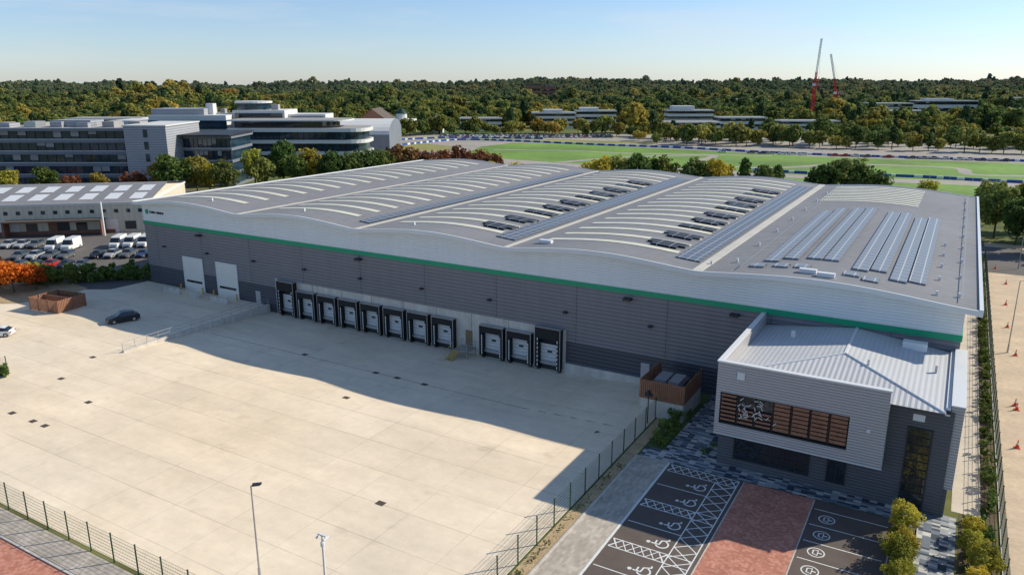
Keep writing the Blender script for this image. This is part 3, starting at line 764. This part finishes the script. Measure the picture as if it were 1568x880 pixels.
b=MB(SITE); b.box(-129,-115,258,286,0,21.6,'louv'); b.box(-129.3,-114.7,257.7,286.3,21.6,22,'slab')
for j in range(5): b.box(-122.6,-121.2,257.9,258,2+j*4,4.6+j*4,'glassb')
b.obj('stair_tower',OB)
b=MB(SITE); ribbon(b,-115,-98,270,292,0,4,4.2,'slabg','glassb',.78,1.6)
b.box(-117,-97,266,292,17.9,18.3,'frame'); b.obj('atrium',OB)
b=MB(SITE)
for x in range(-240,-130,9): b.box(x,x+4,268,274,20.7,21.5+random.random()*1.5,random.choice(['rooff','louv','steel']))
for x in range(-238,-134,13): b.cyl((x,279,20.7),(x,279,22.2),.8,.8,'steel',10); b.box(x+3,x+7,277,281,20.7,22,'rooff')
b.box(-228,-205,272,280,20.7,23.4,'slab'); b.box(-160,-146,270,279,20.7,23,'louv'); b.box(-200,-186,275,283,20.7,22.9,'glassb'); b.box(-200.3,-185.7,274.7,283.3,22.9,23.2,'slab'); b.obj('roof_plant',OB)
OB=empty('white_office_block',ra(-80,320))
b=MB(SITE)
def rrect(r0,r1,a0,a1,rad,z_):
    pts=[(r0,a0,z_)]
    pts+= [(r1-rad+rad*math.cos(math.radians(q)),a0+rad+rad*math.sin(math.radians(q)),z_) for q in range(-90,1,15)]
    pts+= [(r1-rad+rad*math.cos(math.radians(q)),a1-rad+rad*math.sin(math.radians(q)),z_) for q in range(0,91,15)]
    pts.append((r0,a1,z_)); return pts
def rblock(b,r0,r1,a0,a1,rad,z0,z1,k,cap=None):
    A=rrect(r0,r1,a0,a1,rad,z0);B=rrect(r0,r1,a0,a1,rad,z1); b.grid([A,B],k,True); b.poly(B,cap or k); b.poly(A[::-1],k)
for i in range(4):
    z_=i*4.5; rblock(b,-113,-58+i*.0,308,332,8,z_+3.1,z_+4.5,'slab','rooff'); rblock(b,-112.5,-59.5,309.5,331,7,z_,z_+3.1,'glassb')
    for j in range(22): x=-112+2.4*j; b.box(x,x+.1,309.2,309.45,z_,z_+3.1,'frame')
rblock(b,-112,-72,314,332,6,18.0,20.6,'glass'); rblock(b,-114,-66,311,333,7,20.6,21.1,'slab','rooff')
b.obj('curved_floors',OB)
b=MB(SITE)
b.box(-150,-118,322,345,0,22.5,'slab'); b.box(-150.2,-117.8,321.5,321.99,17,20.4,'glassb'); b.box(-170,-140,330,350,0,20,'slab'); b.box(-170,-140,329.6,329.99,14,18,'glass')
b.box(-118,-96,330,350,0,24.2,'slab'); b.box(-117,-97,329.6,329.99,20,23,'glass')
b.cyl((-112,340,20),(-112,340,27),7,7,'glassb',24); b.cyl((-112,340,27),(-112,340,27.8),7.8,7.8,'slab',24)
b.box(-150,-128,325,340,22.5,25,'louv'); b.box(-96,-80,335,350,0,22.4,'slab'); b.box(-95,-81,334.6,334.99,19,21.4,'glassb')
b.box(-129,-126,330,334,22.5,27,'slab'); b.box(-103,-100,335,338,24.2,26.5,'rooff')
for i in range(8): b.box(-147+i*6,-145+i*6,346,349,20,23.6+random.random(),'rooff')
b.obj('rear_blocks',OB)
b=MB(SITE) # long white vaulted hall
rows=[]
for i in range(13):
    q=math.pi*i/12; rows.append([(-108,392+22*(1-math.cos(q)),10+7*math.sin(q)),(-62,392+22*(1-math.cos(q)),10+7*math.sin(q))])
b.grid(rows,'slab'); b.box(-108,-62,392,436,0,10,'slabg'); b.poly([r[1] for r in rows],'slabg'); b.obj('vaulted_hall')
def gable(name,r0,r1,a0,a1,h,rh,wk,rk,T=SITE,nwin=0):
    E_=empty(name,(T@Vector(((r0+r1)/2,(a0+a1)/2,0))))
    b=MB(T); b.box(r0,r1,a0,a1,0,h,wk); am=(r0+r1)/2
    for y in (a0,a1): b.poly([(r0,y,h),(r1,y,h),(am,y,rh)],wk)
    b.obj('walls',E_); b=MB(T)
    o=.6; b.grid([[(r0-o,a0-o,h-.25),(r0-o,a1+o,h-.25)],[(am,a0-o,rh+.1),(am,a1+o,rh+.1)],[(r1+o,a0-o,h-.25),(r1+o,a1+o,h-.25)]],rk); b.obj('roof',E_)
    if nwin:
        b=MB(T)
        for i in range(nwin):
            x=r0+(r1-r0)*(i+.5)/nwin; b.box(x-1,x+1,a0-.08,a0-.002,h*.35,h*.7,'glass'); b.box(x-1.1,x+1.1,a0-.12,a0-.003,h*.7,h*.7+.2,'frame')
        b.obj('windows',E_)
    return E_
gable('brown_hall',-90,-68,440,470,13,21,'brick','tile',nwin=4)
# industrial unit left
T=Matrix.Translation(ra(-90,187))@Matrix.Rotation(math.radians(40.5),4,'Z')
IU=empty('industrial_unit',ra(-90,187))
b=MB(T); b.box(-95,0,0,40,0,7.0,'cream'); b.box(-95.2,.2,-.15,40.2,7,7.5,'trim')
b.poly([(0,0,7),(0,40,7),(0,20,9.4)],'cream'); b.obj('walls',IU)
b=MB(T); b.grid([[(-95.5,-.4,7.45),(.4,-.4,7.45)],[(-95.5,20,9.8),(.4,20,9.8)],[(-95.5,40.4,7.45),(.4,40.4,7.45)]],'roof'); b.obj('roof',IU)
b=MB(T)
for i in range(16):
    x=-92+i*5.8
    for s in (0,1):
        ya,yb=(3,9) if s==0 else (11,17); za,zb=(7.45+(ya+.4)*.115+.06,7.45+(yb+.4)*.115+.06)
        b.poly([(x,ya,za),(x+3.2,ya,za),(x+3.2,yb,zb),(x,yb,zb)],'trim')
b.obj('rooflights',IU)
b=MB(T)
for i in range(34):
    x=-93+i*2.75; b.box(x,x+.9,-.08,-.002,4.9,5.8,'glass'); b.box(x-.05,x+.95,-.1,-.003,4.8,4.9,'trim')
for i in range(8):
    x=-90+i*11.2; b.box(x,x+4.5,-.1,-.002,0,3.4,'doorw' if i%2 else 'frame'); b.box(x+6,x+8.5,-.1,-.002,.8,2.8,'glass')
b.box(-32,-10,-3.5,-.13,3.5,3.8,'tile'); b.box(-32,-31.6,-3.4,-.13,0,3.5,'brick'); b.box(-10.4,-10,-3.4,-.13,0,3.5,'brick'); b.box(-23,-21,-.2,-.121,0,3.5,'brick'); b.box(-40,-8,-.12,-.0,0,.9,'brick')
b.cyl((-9.3,-4,0),(-9.3,-4,8.2),.22,.22,'lampw',12)
b.obj('openings',IU)
# distant buildings
def dist(name,r0,r1,a,h,n,sl='slab',gl='glass',dep=18,steps=()):
    e=empty(name,ra((r0+r1)/2,a)); b=MB(SITE); z0=hgt(*ra((r0+r1)/2,a)[:2]); fh=h/n
    ribbon(b,r0,r1,a,a+dep,z0,n,fh,sl,gl,.5,4)
    for q0,q1,hh in steps: b.box(q0,q1,a+3,a+dep-2,z0+h+.95,z0+h+hh,'slab')
    b.obj('floors',e)
dist('distant_office',16,50,615,11.5,3,steps=((25,40,3),)); dist('distant_office',52,84,630,12.5,3,steps=((55,70,3),))
dist('distant_office',128,165,640,12.5,3,steps=((132,150,4),)); dist('distant_office',160,196,600,8.5,2); dist('distant_office',105,150,560,7,2)
dist('distant_office',380,425,830,13,2); dist('distant_office',440,505,850,14,2,steps=((450,480,3),)); dist('distant_office',540,600,850,12,2)
dist('distant_office',330,370,700,10,2); dist('distant_office',205,248,590,6.5,2); dist('distant_office',-40,-8,600,8,2)
dist('hilltop_house',28,60,1650,30,3,'brick'); dist('hilltop_house',62,92,1665,27,3,'brick')
dist('distant_shed',-330,-250,470,9,2,'slab'); dist('distant_office',-240,-200,420,16,4,'slab','glassb'); dist('distant_house',300,322,1050,12,2,'slab'); dist('distant_house',-60,-38,900,11,2,'brick')
b=MB(SITE); b.box(-92,-72,572,590,0,9,'slab'); b.cyl((-82,580,9),(-82,580,13),4,4,'slab',12); b.cyl((-82,580,13),(-82,580,17),4.4,.4,'fence',12); b.cyl((-82,580,17),(-82,580,20),.2,.05,'frame',6); b.obj('cupola_pavilion')
b=MB(SITE); b.box(-60,-50,560,572,0,8,'slab'); b.cyl((-55,566,8),(-55,566,12),5.6,.5,'rooff',4); b.obj('white_house')
# cranes
def lattice(b,p0,p1,w,seg,k,tk=.22):
    p0=Vector(p0);p1=Vector(p1);d=(p1-p0).normalized();u=d.cross(Vector((0,1,0.01))).normalized();v=d.cross(u)
    cs=[(u*a_+v*c_)*w/2 for a_,c_ in ((1,1),(1,-1),(-1,-1),(-1,1))]
    for c in cs: b.cyl(p0+c,p1+c,tk,tk,k,4)
    for i in range(seg):
        A=p0.lerp(p1,i/seg);B=p0.lerp(p1,(i+1)/seg)
        for j in range(4):
            b.cyl(A+cs[j],B+cs[(j+1)%4],tk*.6,tk*.6,k,3,False); b.cyl(B+cs[j],B+cs[(j+1)%4],tk*.6,tk*.6,k,3,False)
def crane(r,a,mh,tip):
    b=MB(SITE); lattice(b,(r,a,0),(r,a,mh),2.2,14,'crane_red',.28)
    b.box(r-2,r+4,a-1.6,a+1.6,mh,mh+1.2,'crane_red'); b.box(r-2.4,r-.4,a-2.8,a-.6,mh+1,mh+3.2,'lampw'); b.box(r+3,r+5.5,a-1.4,a+1.4,mh+.4,mh+3,'rooff')
    lattice(b,(r,a,mh+1.2),tip[0],1.3,10,'crane_red',.2); lattice(b,tip[0],tip[1],1.1,12,'lampw',.16)
    b.cyl((r+3,a,mh+1.2),(r+3,a,mh+9),.25,.25,'crane_red',4); b.cyl((r+3,a,mh+9),tip[1],.07,.07,'frame',3)
    b.obj('tower_crane')
crane(268.5,700,31,((269,700,44),(270.5,700,72))); crane(288,700,24,((285.5,700,38),(280,700,59)))

# ---------------------------------------------------------------- vegetation
def leafcloud(cen,rad,per,size,rng,out=.9,flat=1.0):
    cen=np.repeat(np.asarray(cen),per,0); rad=np.repeat(np.asarray(rad),per)
    n=len(cen); d=rng.normal(size=(n,3)); d/=np.linalg.norm(d,axis=1)[:,None]
    rr=rad*rng.uniform(.35,1.0,n)**.5; p=cen+d*rr[:,None]*np.array([1,1,flat])
    nrm=d*out+rng.normal(size=(n,3))*.6; nrm/=np.linalg.norm(nrm,axis=1)[:,None]
    u=np.cross(nrm,rng.normal(size=(n,3))); u/=np.linalg.norm(u,axis=1)[:,None]; v=np.cross(nrm,u)
    s=size*rng.uniform(.6,1.3,n)[:,None]; u*=s; v*=s*.7
    V=np.stack([p-u,p-v*1.0,p+u,p+v],1).reshape(-1,3)
    return V,np.arange(n*4).reshape(n,4)
def tree_mesh(name,h,cr,leaf,seed,ncl=45,per=30,size=.42,conical=False,out=.9,low=.2):
    rng=np.random.default_rng(seed); b=MB()
    th=h*.5; b.cyl((0,0,0),(rng.uniform(-.3,.3),rng.uniform(-.3,.3),th),h*.022,h*.011,'bark',7)
    cz=h*.60; rz=h*.40; cen=[];rad=[]
    for i in range(ncl):
        d=rng.normal(size=3); d/=np.linalg.norm(d); q=rng.uniform(.3,1)**.5*.82
        x,y,z_=d*q; zz=cz+z_*rz
        k_=1.0 if not conical else max(.15,1.15-(zz/h))
        if zz<h*low: continue
        lob=1+.22*math.sin(3*math.atan2(y,x)+seed)+.12*math.sin(5*math.atan2(y,x)+2*seed)
        cen.append((x*cr*k_*lob,y*cr*k_*lob,zz)); rad.append(cr*rng.uniform(.20,.36)*(.6+.4*k_))
    for i in range(0,len(cen),max(1,len(cen)//8)):
        b.cyl((0,0,th*rng.uniform(.55,1)),cen[i],h*.008,h*.002,'bark',5,False)
    V_,F_=leafcloud(cen,rad,per,size,rng,out)
    nb=len(b.v); me=bpy.data.meshes.new(name)
    vs=b.v+V_.tolist(); fs=b.f+(F_+nb).tolist(); me.from_pydata(vs,[],fs)
    me.materials.append(M['bark']); me.materials.append(leaf)
    me.polygons.foreach_set('material_index',[0]*len(b.f)+[1]*len(F_)); me.update(); return me
TM={'g':[tree_mesh('tree_green',12,4.6,L['green'],s,60,34,.45) for s in (1,2,3)],
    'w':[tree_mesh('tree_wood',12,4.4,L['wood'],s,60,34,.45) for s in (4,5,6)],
    'y':[tree_mesh('tree_yellow',10,3.4,L['yellow'],s,45,34,.38) for s in (7,8)],
    'b':[tree_mesh('bush_yellow',3,1.25,L['yellow'],s,55,40,.10,False,.9,.05) for s in (17,18,19)],
    'o':[tree_mesh('tree_orange',8,3.2,L['orange'],s,45,36,.36) for s in (9,)],
    'm':[tree_mesh('tree_maroon',9,4.0,L['maroon'],s,45,34,.42) for s in (10,11)],
    'p':[tree_mesh('tree_pine',14,4.0,L['green'],s,60,34,.40,True) for s in (12,13)]}
NM={'g':'broadleaf_tree','w':'broadleaf_tree','y':'birch_tree','b':'yellow_shrub','o':'maple_tree','m':'copper_beech_tree','p':'conifer_tree'}
H0={'g':12,'w':12,'y':10,'b':3,'o':8,'m':9,'p':14}
def tree(kind,pos,h,wd=1.0):
    o=bpy.data.objects.new(NM[kind],random.choice(TM[kind])); s=h/H0[kind]; o.scale=(s*wd,s*wd,s); o.rotation_euler[2]=random.uniform(0,6.28)
    o.location=pos; S.collection.objects.link(o); return o
# by the left offices
for r,a,h,k,wd in ((-190,236,9,'g',1),(-182,242,8,'m',1),(-172,238,9,'y',1),(-165,246,8,'m',1),(-158,240,10,'y',1),(-150,246,10,'g',1.1),(-141,244,8,'m',1.1),(-134,248,8,'w',1),(-122,246,9,'m',1),(-110,247,14,'g',1.15),(-104,252,13,'w',1.1),(-115,250,11,'w',1),(-99,250,11,'y',1),(-93,248,12,'w',1),
  (-88,262,15,'y',.9),(-84,258,12,'w',1),(-80,268,17,'g',.8),(-74,262,13,'g',1),(-70,266,15,'y',.8),(-68,268,12,'m',1),(-62,262,14,'g',1.1),(-56,266,13,'w',1),(-51,270,14,'g',1.1),(-46,275,13,'w',1.1),(-40,280,14,'m',1.15),(-34,285,13,'m',1.1),(-43,290,12,'m',1),(-27,292,12,'m',1),(-21,300,12,'m',1),(-14,306,11,'m',1),(-8,300,10,'m',1),
  (-5,232,14,'y',.8),(1,236,13,'y',.7),(22,236,11,'w',1),(27,238,15,'y',1),(33,240,14,'w',1.1),(40,238,15,'g',1),(46,240,14,'w',1.1),(56,232,14,'w',1.1),(62,230,15,'y',1),(70,230,15,'p',1),(75,226,13,'g',1),(80,230,13,'p',1),
  (88,216,14,'g',1.15),(94,218,16,'w',1.2),(100,214,14,'g',1.1),(85,214,9,'w',1),(121,222,9,'y',1.1),(140,224,6,'g',1.1),(153,228,7,'w',1.2)): tree(k,ra(r,a),h,wd)
for x,y,h,k in ((9,212,13,'w'),(13,205,11,'g'),(18,198,12,'w'),(24,190,9,'g'),(20,214,13,'y'),(29,207,12,'w'),(27,222,14,'w'),(17,226,13,'g'),(36,215,12,'y'),(22,180,7,'y'),(20.5,172,5,'g'),(23,160,5,'w'),(35,235,12,'w'),(45,240,12,'g'),(8,232,12,'w'),(40,200,10,'g'),(34,190,10,'w')): tree(k,(x,y,0),h)
# around the lorry park
for r,a,h,k in ((-88,130,6,'o'),(-91,128.5,5.5,'y'),(-85,131.5,5,'o'),(-92,132,6,'m'),(-84.5,134,4.5,'g'),(-81,135.5,4,'g'),(-95,133,6,'o'),(-87,134.5,5,'y')): tree(k,ra(r,a),h,1.15)
def hedge(name,p0,p1,wd,h,leaf,seed,dens=26,size=.2):
    rng=np.random.default_rng(seed); p0=np.array(p0,float);p1=np.array(p1,float);Ln=np.linalg.norm(p1-p0); n=int(Ln*wd*3)+4
    d=(p1-p0)/Ln; nrm=np.array([-d[1],d[0]])
    t_=rng.uniform(0,Ln,n); s_=rng.uniform(-.5,.5,n)*wd; zz=rng.uniform(.15,.85,n)*h*(.8+.35*np.sin(t_*1.7+seed))
    cen=np.stack([p0[0]+d[0]*t_+nrm[0]*s_,p0[1]+d[1]*t_+nrm[1]*s_,np.maximum(zz,.2)],1)
    V_,F_=leafcloud(cen,rng.uniform(.3,.6,n)*min(1.2,max(.6,h*.5)),dens,size,rng)
    b=MB(); b.v=V_.tolist(); b.f=F_.tolist(); b.mi=[b.m(leaf)]*len(F_); b.obj(name)
hedge('hedge',(-147,72),(-129.5,87),3.6,3.2,L['green'],1,34,.3); hedge('hedge',(-148,69),(-165,60),4,3,L['orange'],2,30,.3)
hedge('hedge',(-23.1,68.8),(-23.1,78),1.7,1.9,L['green'],3,30,.16); hedge('hedge',(-104,40),(-101.5,46.3),3.4,1.0,L['green'],4,30,.2)
hedge('hedge',(6.0,71),(6.0,186),.9,1.3,L['green'],5,18,.2)
hedge('shrub_bed',(-.1,40),(-.1,65),1.2,.9,L['green'],6,16,.13); hedge('shrub_bed',(5.2,40),(5.2,69.5),2.0,1.2,L['green'],7,22,.16); hedge('shrub_bed',(5.4,50),(5.4,66),1.8,1.3,L['yellow'],8,12,.12)
hedge('shrub_bed',(-18.2,69.6),(-17.2,74),.9,.7,L['green'],9,20,.12)
hedge('shrub_bed',(-24.8,40),(-24.8,64),.6,.35,L['green'],10,5,.1)
for x,y,h in ((-.2,63.6,3.2),(-.4,61.8,2.2),(.1,60.4,2.7),(-.2,58.6,3.1),(.2,57,2.2),(-.1,55.3,2.7),(4.6,63,2.6),(5.4,60.4,3.3),(4.7,66,2.2),(5.0,58,2.4)): tree('b',(x,y,0),h,1.0)
hedge('scrub',(19,90),(19,186),5,1.6,L['green'],11,14,.4); hedge('scrub',(26,60),(26,200),8,2.0,L['green'],12,12,.5)
# woodland
pc=bpy.data.collections.new('woodland_tree_kinds')
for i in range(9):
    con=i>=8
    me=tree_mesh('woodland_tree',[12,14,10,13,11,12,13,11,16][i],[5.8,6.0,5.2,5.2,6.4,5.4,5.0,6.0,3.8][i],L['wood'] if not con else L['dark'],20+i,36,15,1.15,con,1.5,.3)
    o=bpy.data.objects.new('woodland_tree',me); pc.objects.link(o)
def scatter(name,pts,coll):
    P=np.array(pts); me=bpy.data.meshes.new(name); me.from_pydata(P[:,:3].tolist(),[],[])
    at=me.attributes.new('sc','FLOAT','POINT'); at.data.foreach_set('value',P[:,3].astype(np.float32))
    o=bpy.data.objects.new(name,me); S.collection.objects.link(o)
    ng=bpy.data.node_groups.new(name,'GeometryNodeTree')
    ng.interface.new_socket('Geometry',in_out='INPUT',socket_type='NodeSocketGeometry'); ng.interface.new_socket('Geometry',in_out='OUTPUT',socket_type='NodeSocketGeometry')
    gi=ng.nodes.new('NodeGroupInput');go=ng.nodes.new('NodeGroupOutput'); ci=ng.nodes.new('GeometryNodeCollectionInfo'); ci.inputs[0].default_value=coll
    ci.inputs['Separate Children'].default_value=True; ci.inputs['Reset Children'].default_value=True
    ip=ng.nodes.new('GeometryNodeInstanceOnPoints'); ip.inputs['Pick Instance'].default_value=True
    na=ng.nodes.new('GeometryNodeInputNamedAttribute'); na.data_type='FLOAT'; na.inputs[0].default_value='sc'
    rv=ng.nodes.new('FunctionNodeRandomValue'); rv.data_type='FLOAT_VECTOR'; rv.inputs[0].default_value=(0,0,0); rv.inputs[1].default_value=(.1,.1,6.28)
    l=ng.links.new; l(gi.outputs[0],ip.inputs['Points']); l(ci.outputs[0],ip.inputs['Instance']); l(rv.outputs[0],ip.inputs['Rotation'])
    l(na.outputs[0],ip.inputs['Scale']); l(ip.outputs[0],go.inputs[0])
    md=o.modifiers.new('scatter','NODES'); md.node_group=ng
    return o
clear=[(5,90,560,660),(100,205,530,668),(198,255,560,612),(-45,-3,560,620),(360,520,770,880),(530,610,820,880),(320,380,660,725),(262,300,680,712),(-100,-45,545,600),(15,105,1560,1690),(295,327,980,1072),(-64,-34,850,920)]
pts=[]; a=560.
while a<3300:
    st=max(9.8,a*.0078); r=-.95*a
    while r<.95*a:
        rr=r+random.uniform(-.45,.45)*st; aa=a+random.uniform(-.45,.45)*st; r+=st
        if any(c0<rr<c1 and c2<aa<c3 for c0,c1,c2,c3 in clear): continue
        # natural clearings and meadows between the woods
        if aa<1700 and math.sin(rr*.013+2)*math.sin(aa*.017+rr*.004)>.70: continue
        x,y,_=ra(rr,aa)
        patch=.9+.28*math.sin(rr*.021+aa*.011)+.18*math.sin(rr*.05-aa*.03+1)
        s=random.uniform(.6,1.25)*patch*max(1,st/9.8*.62)
        if random.random()<.04: s*=1.4
        pts.append((x,y,hgt(x,y)-.8,s))
    a+=st
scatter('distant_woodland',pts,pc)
pts=[]
def row(P,step,wd,h0,h1):
    for (r0,a0),(r1,a1) in zip(P[:-1],P[1:]):
        n=max(1,int(math.hypot(r1-r0,a1-a0)/step))
        for i in range(n):
            f=(i+random.random()*.6)/n; r=r0+(r1-r0)*f+random.uniform(-wd,wd); a_=a0+(a1-a0)*f+random.uniform(-wd,wd); x,y,_=ra(r,a_); pts.append((x,y,-.3,random.uniform(h0,h1)/12))
row([(88,462),(160,440),(260,400),(420,330)],7,4,7,13.5); row([(80,480),(170,460),(280,425),(460,350)],7,7,8,14)
row([(-60,550),(20,550),(90,520),(100,490)],6,6,7,13); row([(100,500),(200,480),(330,440),(500,380)],9,14,7,12)
row([(-95,470),(-70,540),(-40,552)],5,6,8,13); row([(-330,400),(-200,380),(-175,365)],7,10,9,15); row([(-360,440),(-220,470),(-110,480)],7,18,9,15); row([(-110,500),(-110,560)],5,14,10,15)
row([(-460,330),(-300,330)],8,20,10,14); row([(200,520),(330,500),(520,440)],11,20,9,12); row([(100,540),(250,545),(560,470)],12,14,7,10)
row([(-280,510),(-110,540)],8,22,10,15)
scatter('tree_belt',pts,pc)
print('done',len(bpy.data.objects))
